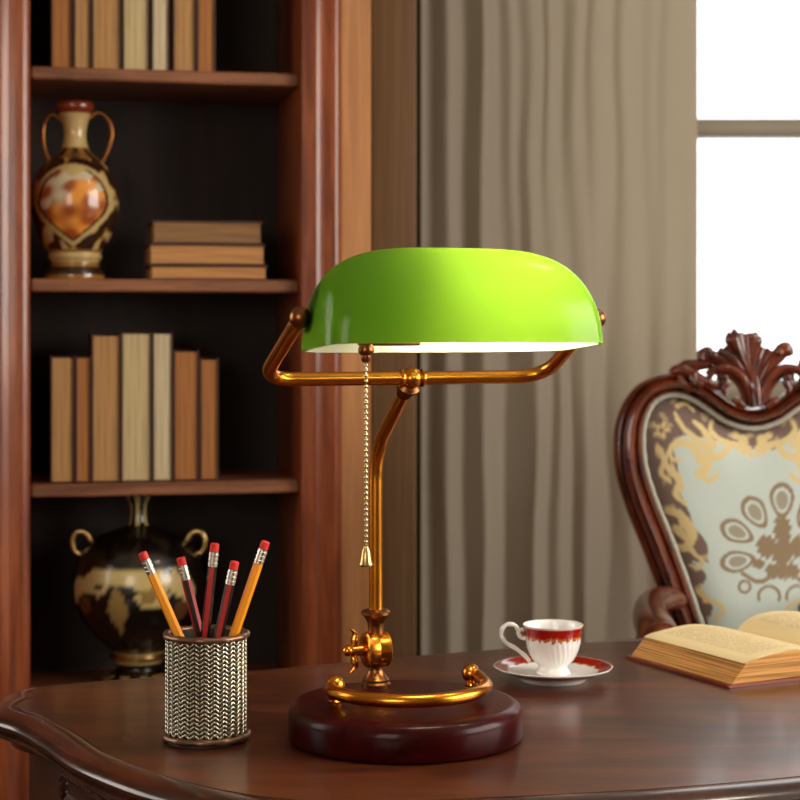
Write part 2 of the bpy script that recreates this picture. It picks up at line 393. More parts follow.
# ---------------------------------------------------------------- bookcase
BA = math.radians(12); BW = .471
BO = Vector((-.637, 3.1, 0))
ca, sa = math.cos(BA), math.sin(BA)
def to_local(px, y):
    """local x of the point seen in column px at local depth y"""
    k = (px - 400) / 1800
    # BO.x + x ca - y sa = k (BO.y + x sa + y ca)
    return (k * (BO.y + y * ca) - BO.x + y * sa) / (ca - k * sa)
def z_at(row, x, y): return CZ - (row - HY) * (BO.y + x * sa + y * ca) / 1800
case = thing('bookcase', 'tall reddish wooden bookcase with open shelves and moulded pilasters', 'bookcase', BO, BA)
H = 2.35
SZ = [.48, .856, 1.213, 1.581, 1.95]
def pilaster(x0, w, name='pilaster'):
    # moulded front: flat, bead, cove, bead
    prof = [(0, 0), (.01, -.010), (.28, -.022), (.34, -.024), (.37, -.0235), (.50, -.0188), (.53, -.0172), (.80, -.0205), (.84, -.0200), (.95, -.0160), (.985, -.013), (1.0, -.006), (1.0, 0)]
    mb = MB(); vs = []
    for z in (0, H):
        vs += [(x0 + a * w, b, z) for a, b in prof] + [(x0 + w, .32, z), (x0, .32, z)]
    n = len(prof) + 2
    mb.add(vs, [(k, (k + 1) % n, n + (k + 1) % n, n + k) for k in range(n)] + [tuple(range(n - 1, -1, -1)), tuple(range(n, 2 * n))])
    return mb.build(name, M['case'], case, sharp=30)
pilaster(BW, .072)
pilaster(-.075, .075)
MB().box(BW + .0722, BW + .130, .012, .32, 0, H, b=.003).build('side_panel', M['case_tan'], case, smooth=False)
MB().box(-.5, -.0755, .0, .32, 0, H, b=.004).build('side_panel', M['case'], case, smooth=False)
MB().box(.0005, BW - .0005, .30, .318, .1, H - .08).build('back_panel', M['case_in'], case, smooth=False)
for z in SZ:
    MB().box(.0005, BW - .0005, .015, .2995, z - .022, z, b=.003).build('shelf', M['shelf'], case, smooth=False)
MB().box(-.52, BW + .15, -.05, .34, H, H + .09, b=.01).build('cornice', M['case'], case, smooth=False)
MB().box(.0005, BW - .0005, .0, .02, 0, .10, b=.003).build('plinth', M['case'], case, smooth=False)
for k in (0, 1):
    x0 = .002 + k * BW / 2; x1 = x0 + BW / 2 - .004
    d = MB().box(x0, x1, .0, .02, .103, .435, b=.003); d.box(x0 + .04, x1 - .04, -.006, .0, .15, .39, b=.004)
    dd = d.build('door', M['case'], case, smooth=False)
    MB().ball(((x1 - .02) if k == 0 else (x0 + .02), -.012, .28), .011).build('knob', M['brass'], dd)

def standing_book(px0, px1, row_top, shelf_z, pages, cover, label, y0=.035, depth=.15, h=None):
    x0 = to_local(px0, y0); x1 = to_local(px1, y0)
    h = h or z_at(row_top, x0, y0) - shelf_z
    root = thing('book', label, 'book', group='books standing on the shelves'); root.parent = None
    root.location = BO + Vector(((x0 + x1) / 2 * ca - y0 * sa, (x0 + x1) / 2 * sa + y0 * ca, shelf_z)); root.rotation_euler.z = BA
    w = x1 - x0; t = min(.003, w * .1)
    c = MB(); c.box(-w / 2, -w / 2 + t, 0, depth, 0, h, b=.0006); c.box(w / 2 - t, w / 2, 0, depth, 0, h, b=.0006); c.box(-w / 2 + t * .5, w / 2 - t * .5, depth - t, depth + .001, 0, h, b=.0006)
    c.build('cover', cover, root, smooth=False)
    MB().box(-w / 2 + t, w / 2 - t, .004, depth - t, .003, h - .004).build('pages', pages, root, smooth=False)
S3, S1 = SZ[1], SZ[3]
C1, C2 = M['cover'], M['cover_brown']
for a in [(50.5, 74.5, 356, PG[0], C1, 'thick tan-paged book, leftmost on the shelf under the ewer'),
          (75.5, 91, 356, PG[3], C1, 'thin ochre-paged book second from left, under the ewer shelf'),
          (91.6, 120.5, 334, PG[0], C1, 'wide tall brownish-paged book third from left on the lower book shelf'),
          (121.2, 151.5, 332, PG[1], C2, 'widest cream-paged book at the middle of the lower book shelf'),
          (152.5, 172.8, 332, PG[2], C1, 'slim tall pale-paged book right of the widest cream book, lower row'),
          (173.6, 199, 350, PG[3], C1, 'short orange-brown book second from right in the lower row'),
          (200, 218.5, 358, PG[3], C2, 'shortest book at the right end of the lower row')]:
    standing_book(a[0], a[1], a[2], S3, a[3], a[4], a[5])
for a in [(51, 72.5, PG[3], C1, 'orange-brown book at the left end of the top shelf', .26),
          (73.5, 91, PG[0], C1, 'slim tan book second from left on the top shelf', .25),
          (92, 121, PG[0], C2, 'thick tan book third from left on the top shelf', .27),
          (122.5, 149.5, PG[1], C1, 'wide cream-paged book in the middle of the top shelf', .27),
          (151.5, 169.5, PG[2], C1, 'slim pale-paged book right of the wide cream one, top shelf', .26),
          (173, 196, PG[0], C1, 'orange-tan book second from right on the top shelf', .26),
          (197, 215.5, PG[3], C2, 'darker brown book at the right end of the top shelf', .25)]:
    standing_book(a[0], a[1], 0, S1, a[2], a[3], a[4], h=a[5])
# stack of three lying books
z = SZ[2]
for i, (p0, p1, t, pg, cv, lab) in enumerate([(150, 268, .026, PGZ[0], C1, 'bottom book of the flat stack beside the ewer'),
                                               (149, 266, .0375, PGZ[0], C1, 'thick tan middle book of the flat stack beside the ewer'),
                                               (152, 263, .041, PGZ[1], M['cover_brown'], 'dull dark-paged top book of the flat stack beside the ewer')]):
    y0 = .03 + .004 * i; x0 = to_local(p0, y0); x1 = to_local(p1, y0); w = x1 - x0
    root = thing('book', lab, 'book', BO + Vector(((x0 + x1) / 2 * ca - y0 * sa, (x0 + x1) / 2 * sa + y0 * ca, z)), BA, 'stacked books lying flat')
    c = MB(); c.box(-w / 2, w / 2, 0, .15, 0, .0032, b=.0006); c.box(-w / 2, w / 2, 0, .15, t - .0032, t, b=.0006); c.box(-w / 2, w / 2, .147, .151, .001, t - .001, b=.0006)
    c.build('cover', cv, root, smooth=False)
    MB().box(-w / 2 + .004, w / 2 - .004, .004, .146, .0032, t - .0032).build('pages', pg, root, smooth=False)
    z += t + .0003

# ewer on the middle shelf
def build_ewer():
    y = .12; x = to_local(75, y); zb = SZ[2]
    loc = BO + Vector((x * ca - y * sa, x * sa + y * ca, zb)); s = (BO.y + x * sa + y * ca) / 1800
    root = thing('ewer', 'ornate brown and gold ewer with amber medallion on the middle shelf', 'vase', loc, 0)
    P = [(0, 0), (.030, 0), (29, 0), (30, 3), (29, 9), (25, 13), (24, 18), (27, 23), (26, 27), (30, 33), (37, 48), (42, 66), (43, 82), (41, 97), (35, 110), (26, 120), (17, 127), (13, 134), (11, 144), (12, 154), (15, 164), (19, 172), (18, 178), (13, 176), (10, 165), (9, 150), (0, 149)]
    P = [(0, 0)] + [(a * s, b * s) for a, b in P[2:]]
    cp = catmull([(a, b, 0) for a, b in P], 9); prof = [(max(0, p.x), p.y) for p in cp]
    dark, cream, gold, amber, red = srgb(52, 30, 18), srgb(196, 166, 110), srgb(150, 104, 46), srgb(226, 122, 34), srgb(120, 46, 22)
    def cf(r, z, t, j):
        zz = z / s; d = (t + PI / 2 + PI) % (2 * PI) - PI; d -= .12; u = d * 42; v = zz - 74
        # heart-shaped medallion facing the room
        top_ = 34 - 7 * math.exp(-(u / 9) ** 2); hw = 47 * math.sqrt(max(0, 1 - (v / 40) ** 2)) if v > 0 else 47 * max(0, 1 - (-v / 42) ** 1.5)
        if -42 < v < 40 and abs(u) < hw:
            if abs(u) > hw - 8 or v > top_: return cream
            if abs(u) > hw - 12: return dark
            n = noise.noise(Vector((u * .06, v * .06, 3.4)))
            f1 = min(1, max(0, .5 + 2.2 * n)); c = mix3(mix3(amber, red, .75), mix3(amber, srgb(250, 190, 90), .4), f1)
            n2 = noise.noise(Vector((u * .055 + 9, v * .07, 1.2))) + .010 * v + .006 * abs(u) - .28
            return mix3(c, srgb(206, 190, 156), min(1, max(0, n2 * 5)))
        if zz < 13: return gold if zz < 5 else dark
        if zz < 30: return cream if 18 < zz < 28 else gold
        if zz > 120:
            return mix3(gold, dark, .5 + .5 * math.sin(t * 8)) if zz < 132 else (cream if zz < 166 else red)
        n = noise.noise(Vector((math.cos(t) * 3, math.sin(t) * 3, zz * .06)))
        return cream if n > .22 else (gold if n > .12 else dark)
    b = MB(); b.lathe(prof, 180, colf=cf); b.build('body', M['ewer'], root)
    for sgn in (1, -1):
        h = MB(); pts = [(13, 160), (24, 168), (34, 160), (37, 146), (33, 130), (28, 119)] if sgn > 0 else [(-13, 160), (-22, 166), (-30, 158), (-32, 146), (-30, 130), (-26, 120)]
        h.tube(catmull([(a * s, 0, b_ * s) for a, b_ in pts], 6), 2.4 * s, 10); h.build('handle', M['bronze'], root)
build_ewer()
# urn on the bottom shelf
def build_urn():
    y = .145; x = to_local(139, y); zb = SZ[0]
    loc = BO + Vector((x * ca - y * sa, x * sa + y * ca, zb)); s = (BO.y + x * sa + y * ca) / 1800
    root = thing('urn', 'round black and gold urn with slim neck on the bottom shelf', 'vase', loc, 0)
    P = [(0, 0), (36, 0), (38, 4), (30, 10), (22, 16), (24, 24), (27, 28), (26, 33), (34, 40), (52, 58), (64, 82), (66, 104), (60, 128), (44, 146), (24, 154), (12, 158), (9, 166), (9, 178), (13, 186), (11, 187), (7, 178), (0, 177)]
    prof = [(max(0, p.x) * s, p.y * s) for p in catmull([(a, b, 0) for a, b in P], 5)]
    blk, dk, gold, cream = srgb(16, 11, 8), srgb(40, 30, 18), srgb(150, 120, 66), srgb(205, 180, 120)
    def cf(r, z, t, j):
        zz = z / s; d = (t + PI / 2 + PI) % (2 * PI) - PI; u = d * 64; v = zz - 90
        if zz < 12: return gold if noise.noise(Vector((math.cos(t) * 6, math.sin(t) * 6, zz * .2))) > 0 else blk
        if 22 < zz < 34: return cream
        if zz > 158: return cream if math.sin(t * 7) > .1 else blk
        # leaf shapes
        du, dv = u + 32, v - 14
        rr = math.hypot(du, dv)
        if rr < 9: return cream if rr > 4 else blk
        if abs(v - 26 + .012 * u * u * .35) < 10 + 3 * math.sin(u * .15) and abs(u) < 70: return cream if v - 26 < 4 else dk
        if abs(u + 12) < 11 * max(0, 1 - abs(v + 8) / 28): return gold
        if (abs(u - 22) / 16) ** 2 + ((v - 6) / 13) ** 2 < 1: return cream if math.hypot(u - 18, v - 8) > 9 else gold
        if (abs(u + 52) / 10) ** 2 + ((v + 4) / 10) ** 2 < 1 or (abs(u - 55) / 10) ** 2 + ((v + 10) / 12) ** 2 < 1: return srgb(96, 62, 34)
        return dk if zz > 125 and noise.noise(Vector((u * .08, v * .08, 5))) > .1 else blk
    b = MB(); b.lathe(prof, 128, colf=cf); b.build('body', M['urn'], root)
    MB().lathe([(23.5 * s, 24 * s), (28.5 * s, 26 * s), (29 * s, 29 * s), (27 * s, 32 * s), (23 * s, 33 * s)], 48).build('foot_ring', M['gold'], root)
    for sgn in (1, -1):
        h = MB(); h.tube(catmull([(sgn * a * s, 0, b_ * s) for a, b_ in [(48, 143), (54, 151), (62, 151), (66, 143), (64, 133), (58, 129)]], 6), 3.2 * s, 10); h.build('handle', M['gold'], root)
build_urn()

# ---------------------------------------------------------------- desk
inner = [(-.350, 1.838), (-.366, 1.785), (-.370, 1.738), (-.333, 1.692), (-.295, 1.629), (-.259, 1.56), (-.2217, 1.506), (-.178, 1.456), (-.12, 1.412), (-.05, 1.388), (.031, 1.396), (.12, 1.411), (.22, 1.434), (.326, 1.469), (.45, 1.52), (.65, 1.61), (.9, 1.75), (1.12, 1.90), (1.2, 2.05), (1.17, 2.2), (1.10, 2.36), (.95, 2.405), (.6, 2.255), (.283, 2.115), (.09, 2.034), (-.138, 1.925)]
IN = [Vector((p.x, p.y, 0)) for p in catmull([(a, b, 0) for a, b in inner], 6, closed=True)]
def offset(poly, d):
    out = []; n = len(poly)
    for i in range(n):
        t = (poly[(i + 1) % n] - poly[i - 1]).normalized(); out.append(poly[i] + Vector((t.y, -t.x, 0)) * d)
    return out
area = sum(IN[i].x * IN[(i + 1) % len(IN)].y - IN[(i + 1) % len(IN)].x * IN[i].y for i in range(len(IN)))
SG = 1 if area > 0 else -1
desk = thing('desk', 'dark polished walnut desk with serpentine moulded edge carrying the lamp', 'desk', (0, 0, 0))
def loft(prof, mat, name, parent, base=TT, cap_top=False, cap_bot=False):
    n = len(IN); vs = []; fs = []
    for d, z in prof: vs += [(p.x, p.y, base + z) for p in offset(IN, d * SG)]
    for j in range(len(prof) - 1):
        for k in range(n): fs.append((j * n + k, j * n + (k + 1) % n, (j + 1) * n + (k + 1) % n, (j + 1) * n + k))
    if cap_top: fs.append(tuple(range(n)))
    if cap_bot: fs.append(tuple(range((len(prof) - 1) * n, len(prof) * n)))
    return MB().add(vs, fs).build(name, mat, parent, sharp=50)
loft([(0, 0), (0, -.022)], M['desk_top'], 'desk_top', desk, cap_top=True, cap_bot=True)
loft([(0.0, -0.022), (0.0, -0.0006), (0.00101, -0.00046), (0.00185, -8e-05), (0.0084, -0.0003), (0.01512, -0.00122), (0.02184, -0.00319), (0.02688, -0.00593), (0.02982, -0.00874), (0.03024, -0.0114), (0.02772, -0.01444), (0.02268, -0.01634), (0.01932, -0.01824), (0.021, -0.01938), (0.02352, -0.02052), (0.02352, -0.02318), (0.02016, -0.02546), (0.01176, -0.02888), (0.00672, -0.03344), (0.00336, -0.038), (0.0, -0.0385), (0.0, -0.022)], M['desk_edge'], 'edge_moulding', desk)
loft([(-.012, -.0387), (-.012, -.70), (-.001, -.705), (-.001, -.75)], M['desk_edge'], 'desk_body', desk, cap_top=True, cap_bot=True)
# rope bead and raised panel on the left front face
segs = offset(IN, -.012 * SG)
left = [p for p in segs if p.x < -.19 and p.y < 1.70 and p.y > 1.46]
left.sort(key=lambda p: -p.y)
A, B = left[0], left[-1]; tdir = (B - A).normalized(); nrm = Vector((-abs(tdir.y), -abs(tdir.x), 0)).normalized()
def on_face(u, dep, z):
    L_ = (B - A).length * u; i = min(len(left) - 2, int(u * (len(left) - 1))); f = u * (len(left) - 1) - i
    p = left[i].lerp(left[i + 1], f); return Vector((p.x, p.y, z)) + nrm * dep
rp = MB()
def rope(p0, p1, n):
    for k in range(n):
        t = (k + .5) / n; c = p0.lerp(p1, t); rp.ball(c, .0042, 8, (1, 1, 1.15))
z1, z0 = TT - .052, TT - .5
for u0, u1 in ((.06, .9),):
    rope(on_face(u0, .001, z0), on_face(u0, .001, z1), 60)
    for k in range(36):
        u = lerp(u0, u1, (k + .5) / 36); rp.ball(on_face(u, .001, z1), .0042, 8)
    rope(on_face(u1, .001, z0), on_face(u1, .001, z1), 60)
rp.build('carved_bead', M['desk_edge'], desk)
pn = MB(); pv = []
for k in range(13):
    u = lerp(.10, .86, k / 12)
    for dep, z in ((-.002, z0), (.004, z0 + .004), (.004, z1 - .02), (-.002, z1 - .014)): pv.append(on_face(u, dep, z))
pn.add(pv, [(k * 4 + j, (k + 1) * 4 + j, (k + 1) * 4 + j + 1, k * 4 + j + 1) for k in range(12) for j in range(3)] + [(0, 1, 2, 3), (51, 50, 49, 48)])
pn.build('side_panel', M['desk_top'], desk, sharp=20)

# ---------------------------------------------------------------- banker's lamp
LA = math.radians(22)
lamp = thing('desk_lamp', 'brass banker lamp with lit green glass shade on round mahogany base', 'lamp', (.0045, 1.607, TT), LA)
BR, BZ = .1045, .0335
MB().lathe([(0, 0), (.099, 0), (.1025, .0012), (BR, .004), (BR, .022), (BR - .0006, .026), (BR - .0025, .0297), (BR - .006, .0322), (BR - .011, BZ), (0, BZ)], 128).build('base', M['basewood'], lamp, sharp=50)
RING = MB(); rr = [(.0605, BZ - .0006), (.0605, BZ + .0010), (.0625, BZ + .0016), (.0645, BZ + .0010), (.0645, BZ - .0006)]
SY = .072   # stem position behind the base centre
# pedestal + swivel + wing screw
MB().lathe([(0, BZ), (.0135, BZ), (.0138, BZ + .002), (.012, BZ + .004), (.0125, BZ + .006), (.010, BZ + .009), (.0075, BZ + .013), (.007, BZ + .018), (.0095, BZ + .022), (0, BZ + .022)], 40, Matrix.Translation((0, SY, 0))).build('pedestal', M['bronze'], lamp)
KZ = .0675
RX = Matrix.Translation((0, SY, KZ)) @ Matrix.Rotation(PI / 2, 4, 'Y')
MB().lathe([(0, -.0125), (.011, -.0125), (.0145, -.0115), (.0165, -.010), (.0165, -.002), (.0160, -.001), (.0165, 0), (.0165, .010), (.0145, .0115), (.011, .0125), (0, .0125)], 48, RX).build('swivel_drum', M['brass'], lamp)
ws = MB(); ws.lathe([(0, -.026), (.0045, -.026), (.0055, -.024), (.0055, -.0125), (0, -.0125)], 20, RX)
ws.ball((-.0275, SY, KZ), .0052, 14)
for sg in (1, -1):
    pts = [(-.020, SY, KZ), (-.0215, SY, KZ + sg * .008), (-.0205, SY, KZ + sg * .015), (-.0255, SY, KZ + sg * .0205)]
    ws.tube(catmull(pts, 5), [.0034, .0038, .0044, .0052, .0060, .0066, .0070, .0070, .0068, .0064, .0058, .005, .0042, .0034, .0026, .0012], 12, flat=.42, up=(1, 0, 0))
ws.build('wing_screw', M['brass'], lamp)
MB().lathe([(0, KZ + .012), (.008, KZ + .012), (.0072, KZ + .018), (.008, KZ + .024), (.011, KZ + .030), (.0125, KZ + .0315), (.0135, KZ + .0325), (.0135, KZ + .035), (.0115, KZ + .0365), (.0085, KZ + .0375), (0, KZ + .0375)], 40, Matrix.Translation((0, SY, 0))).build('collar', M['bronze'], lamp)
TP = Vector((0, -.0153, .3215))
stem = rounded([(0, SY, KZ + .03), (0, SY, .252), tuple(TP)], .028, 12)
MB().tube(stem, .0063, 24).build('stem', M['brass'], lamp)
nd = (stem[-1] - stem[-2]).normalized(); qm = nd.to_track_quat('Z', 'Y').to_matrix().to_4x4()
MT = Matrix.Translation(TP) @ qm
tj = MB(); tj.lathe([(0, -.024), (.0068, -.024), (.0075, -.022), (.0078, -.019), (.0105, -.013), (.0112, -.0115), (.0112, -.009), (.0095, -.0075), (.007, -.005), (0, -.005)], 32, MT)
tj.build('joint_cup', M['bronze'], lamp)
jb = MB(); jb.ball(TP, .0096, 32)
for sg in (1, -1): jb.lathe([(0, 0), (.0075, 0), (.0082, .0015), (.0075, .003), (0, .003)], 24, Matrix.Translation(TP + Vector((sg * .0085, 0, 0))) @ Matrix.Rotation(sg * PI / 2, 4, 'Y'))
jb.build('joint_ball', M['brass'], lamp)
PV = Vector((0, TP.y - .100, .374)); HB = .1380; HR = .130
arm = rounded([(-HB, PV.y, PV.z), (-HB, TP.y, TP.z), (HR, TP.y, TP.z), (HR, PV.y, PV.z)], .030, 12)
MB().tube(arm, .0061, 24).build('yoke_arm', M['brass'], lamp)
# shade
SA_, SB, SH = .1240, .052, .0815
SC = Vector((-.0078, PV.y - .014, .3495)); TILT = .09
def shade_pt(th, ph, off):
    a, b, h = SA_ - off, SB - off, SH - off
    # th: 0 right end .. pi left end ; ph: 0 front rim .. pi back rim
    cx = math.cos(th); sx = math.sin(th); n = 3.0; p = 2.35
    cy = math.cos(ph); cz = math.sin(ph)
    ep = 2 / p
    X = (a if cx < 0 else a * .975) * math.copysign(abs(cx) ** (.50 if cx < 0 else .54), cx)
    Y = -b * math.copysign(abs(cy) ** ep, cy) * abs(sx) ** (2 / 6.5); Z = h * abs(cz) ** ep * abs(sx) ** (.60 if cx < 0 else .74)
    q = Vector((X, Y, Z)); q.z += -TILT * Y
    return SC + q
def shade_shell(off, mb, mi, nt=110, npn=56):
    base = len(mb.v); vs = []; fs = []
    for i in range(nt + 1):
        u = i / nt; th = PI * (u - .10 * math.sin(2 * PI * u) * .5)
        for j in range(npn + 1): vs.append(shade_pt(th, PI * j / npn, off))
    W = npn + 1
    for i in range(nt):
        for j in range(npn): fs.append((i * W + j, (i + 1) * W + j, (i + 1) * W + j + 1, i * W + j + 1))
    mb.add(vs, fs, mi); return base, W, nt
sh = MB(); b0, W, nt = shade_shell(0, sh, 0); b1, _, _ = shade_shell(.0032, sh, 1)
rim = []
for j in (0, W - 1):
    for i in range(nt): rim.append((b0 + i * W + j, b0 + (i + 1) * W + j, b1 + (i + 1) * W + j, b1 + i * W + j))
sh.f += rim; sh.m += [1] * len(rim)
sh.build('lamp_shade', [M['shade_out'], M['shade_in']], lamp, sharp=60, merge=5e-6)
# knobs where the yoke holds the shade
for sg in (-1, 1):
    HB = .1380 if sg < 0 else HR
    k = MB(); MK = Matrix.Translation(PV + Vector((sg * HB, 0, 0))) @ Matrix.Rotation(-sg * PI / 2, 4, 'Y')
    k.ball(PV + Vector((sg * HB, 0, 0)), .0090, 24)
    k.lathe([(0, .004), (.005, .004), (.0048, .007), (.0085, .0085), (.0118, .0096), (.0122, .0115), (.0105, .0130), (.0055, .0135), (0, .0135)], 32, MK)
    k.build('pivot_knob', M['bronze'], lamp)
# socket, bulb, bracket
bz = .388; by = SC.y + .004
MB().tube([(-.125, by, bz), (-.035, by, bz)], [.009, .0135], 24).build('bulb_socket', M['bronze'], lamp)
bl = MB(); bl.tube(catmull([(-.035, by, bz), (-.010, by, bz), (.035, by, bz), (.075, by, bz), (.092, by, bz)], 6), [.010 + .0045 * math.sin(PI * min(1, k / 24 * 1.05)) for k in range(25)], 20)
bl.build('bulb', M['bulb'], lamp)
CHx, CHy = -.1018, SC.y - .0395
br = MB(); br.box(CHx - .003, CHx + .046, CHy - .002, CHy + .012, .3515, .3545, b=.001)
br.lathe([(0, .3385), (.0028, .3385), (.004, .341), (.004, .344), (.006, .346), (.0065, .349), (.005, .3525), (0, .3525)], 20, Matrix.Translation((CHx, CHy, 0)))
br.tube([(CHx + .02, CHy + .01, .353), (CHx + .02, by, bz - .012)], .0022, 8)
br.build('switch_bracket', M['bronze'], lamp)
ch = MB(); zc = .3365
while zc > .1965:
    ch.ball((CHx, CHy, zc), .00170, 10); ch.tube([(CHx, CHy, zc), (CHx, CHy, zc - .0042)], .0005, 6); zc -= .0042
chain = ch.build('pull_chain', M['chain'], lamp)
MB().lathe([(0, .1785), (.0050, .1785), (.0055, .1800), (.0044, .1825), (.0036, .188), (.0029, .1915), (.0017, .1935), (.002, .1955), (0, .196)], 24, Matrix.Translation((CHx, CHy, 0))).build('chain_bell', M['gold'], chain)
# pen rail
RR, RZ_ = .0715, .0478
pts = [Vector((-.062, .012, RZ_)), Vector((-.069, .007, RZ_))] + [Vector((RR * math.cos(t), RR * math.sin(t) - .002, RZ_)) for t in [PI + PI * k / 40 for k in range(1, 40)]] + [Vector((.0765, .010, RZ_)), Vector((.073, .019, RZ_))]
MB().tube(pts, .0059, 20).build('pen_rail', M['brass'], lamp)
for x, y in ((-.062, .012), (.0725, .018)):
    q = MB(); q.ball((x, y, RZ_ + .0016), .0086, 24); q.lathe([(0, BZ), (.0062, BZ), (.0066, BZ + .002), (.0052, BZ + .0035), (.0062, BZ + .0055), (.004, BZ + .008), (.004, BZ + .013), (0, BZ + .013)], 24, Matrix.Translation((x, y, 0)))
    q.build('rail_post', M['brass'], lamp)

# ---------------------------------------------------------------- pencil cup and pencils
PX, PY = -.1722, 1.600
cup = thing('pencil_cup', 'round woven silver pencil cup with copper rims, left of the lamp', 'pencil cup', (PX, PY, TT))
PR = .0352
ln = MB(); ln.lathe([(0, .0), (.0345, 0), (.0345, .093), (.0325, .093), (.0325, .003), (0, .003)], 72); ln.build('liner', M['silver_dark'], cup)
wv = MB(); NC = 50; NR = 22
for c in range(NC):
    for r in range(NR):
        zc = .0075 + (r + .5) * (.0835 / NR); th = 2 * PI * (c + .5) / NC
        sg = 1 if c % 2 else -1; hw = PI * PR / NC * 1.12; hz = .0024
        vs = []; n1, n2 = 6, 6
        for i in range(n1 + 1):
            s_ = -1 + 2 * i / n1
            cxx = s_ * hw; cz_ = sg * s_ * hz * .95
            wd = .00122 * math.sqrt(max(.05, 1 - (abs(s_) ** 3) * .8)); ht = .0013 * math.sqrt(max(.02, 1 - s_ * s_ * .9))
            for k in range(n2):
                an = 2 * PI * k / n2
                R = PR - .0002 + ht * math.sin(an); tt = th + (cxx + -sg * wd * .5 * math.cos(an)) / PR
                vs.append((R * math.cos(tt), R * math.sin(tt), zc + cz_ + wd * math.cos(an)))
        fs = [(i * n2 + k, i * n2 + (k + 1) % n2, (i + 1) * n2 + (k + 1) % n2, (i + 1) * n2 + k) for i in range(n1) for k in range(n2)]
        wv.add(vs, fs)
wv.build('woven_sleeve', M['silver'], cup, merge=0, sharp=80)
for zc, r_, nm in ((.0935, .0356, 'rim'), (.0048, .0366, 'foot_rim')):
    q = MB(); ps = [Vector((r_ * math.cos(t), r_ * math.sin(t), zc)) for t in [2 * PI * k / 96 for k in range(96)]]
    q.tube(ps, [.0030 + .00045 * math.sin(k * 2 * PI * 11 / 96) for k in range(96)], 12, closed=True); q.build(nm, M['copper_rim'], cup)
def pencil(e, b, dy, kind, label):
    Y = PY + dy; k = Y / 1800
    E = Vector(((e[0] - 400) * k, Y, CZ - (e[1] - HY) * k)); Bt = Vector(((b - 400) * k, Y, TT + .0072))
    d = (E - Bt); L_ = d.length
    root = thing('pencil', label, 'pencil', Bt, 0, 'pencils in the woven cup')
    root.rotation_mode = 'QUATERNION'; root.rotation_quaternion = d.normalized().to_track_quat('Z', 'Y')
    R = .0043; body = MB(); H6 = []
    cut = L_ - .021
    for zz, rr in ((.018, R), (cut, R)):
        H6.append([(rr * math.cos(PI * q / 3 + .5), rr * math.sin(PI * q / 3 + .5), zz) for q in range(6)])
    body.add(H6[0] + H6[1], [])
    for q in range(6):
        body.f.append((q, (q + 1) % 6, 6 + (q + 1) % 6, 6 + q)); body.m.append(0 if (kind == 'y' or q % 2 == 0) else 1)
    body.f += [(5, 4, 3, 2, 1, 0), (6, 7, 8, 9, 10, 11)]; body.m += [0, 0]
    body.build('pencil_body', [M['yellow'] if kind == 'y' else M['redpaint'], M['blackpaint']], root, smooth=False)
    MB().lathe([(0, 0.001), (.0008, .003), (R * .92, .018), (0, .018)], 12).build('sharpened_tip', PG[1], root)
    fp = [(0, cut)]
    for q in range(7): fp += [(R * (1.04 if q % 2 else .96), cut + .0135 * q / 7), (R * (1.04 if q % 2 else .96), cut + .0135 * (q + .8) / 7)]
    MB().lathe(fp + [(0, cut + .0135)], 20).build('ferrule', M['ferrule'], root)
    MB().lathe([(0, cut + .0135), (R * .93, cut + .0135), (R * .93, L_ - .0012), (R * .7, L_ - .0002), (0, L_)], 20).build('eraser', M['red'], root)
pencil((142, 552), 222, -.009, 'y', 'yellow pencil leaning left, leftmost in the silver cup')
pencil((180.5, 557), 222, .018, 'r', 'red and black pencil leaning left beside the left yellow one')
pencil((215, 543), 195, .009, 'r', 'tallest red and black pencil, middle of the cup')
pencil((235, 561), 197, -.018, 'r', 'short red and black pencil leaning right before the right yellow one')
pencil((266, 541), 201, .0, 'y', 'yellow pencil leaning right, rightmost in the silver cup')

# ---------------------------------------------------------------- cup and saucer
SX, SYY = .1592, 1.872
saucer = thing('saucer', 'white porcelain saucer with red rim under the teacup', 'saucer', (SX, SYY, TT))
wht, redc, gld = (.90, .89, .87), srgb(158, 22, 16), srgb(196, 120, 52)
def sauc_c(r, z, t, j):
    w = .0008 * math.sin(t * 20) + .0012 * noise.noise(Vector((math.cos(t) * 9, math.sin(t) * 9, 1)))
    if r > .0602: return wht
    if r > .0468 + w and z > .0085: return redc if r > .0485 + w else gld
    return wht
sp = [(0, .0040), (.030, .0040), (.0305, .0008), (.0315, 0), (.0335, 0), (.0345, .001), (.036, .0045), (.046, .0075), (.054, .0108), (.0612, .0138), (.0618, .0148), (.0608, .0152), (.0598, .0150), (.057, .0138), (.054, .0126), (.0512, .0116), (.0495, .011), (.048, .0104), (.0468, .0099), (.0455, .0094), (.040, .0078), (.032, .0066), (.024, .0062), (0, .0062)]
def scal(r, z, t, j): return r * (1 + (.0045 * math.cos(12 * t) if r > .04 else 0) * (r - .04) / .02)
MB().lathe(sp, 144, rad=scal, colf=sauc_c).build('dish', M['porcelain'], saucer, sharp=60)
tea = thing('teacup', 'small white porcelain teacup with red and gold band', 'cup', (SX, SYY, TT + .0064))
def cup_c(r, z, t, j):
    if j >= NOUT: return wht if z < .0516 else (.8, .62, .58)
    w = .0016 * noise.noise(Vector((math.cos(t) * 14, math.sin(t) * 14, z * 160))) + .0008 * math.sin(t * 24)
    if z > .0503: return (.80, .62, .58)
    if z > .0408 + w: return redc
    if z > .0375 + w * 1.6: return gld if noise.noise(Vector((t * 18, z * 500, 2))) > -.1 else redc
    return wht
op = [(0, .0015), (.0150, .0015), (.0165, 0), (.0178, .0006), (.0178, .0025), (.0160, .0055), (.0150, .008), (.0165, .0105), (.0205, .0145), (.0240, .020), (.0264, .026), (.0280, .032), (.0290, .0375)]
op = [(p.x, p.y) for p in catmull([(a, b, 0) for a, b in op], 4)] + [(.0292 + .0024 * (k / 12) ** 1.6, .0381 + .0134 * k / 12) for k in range(13)]
op[0] = (0, .0015); NOUT = len(op)
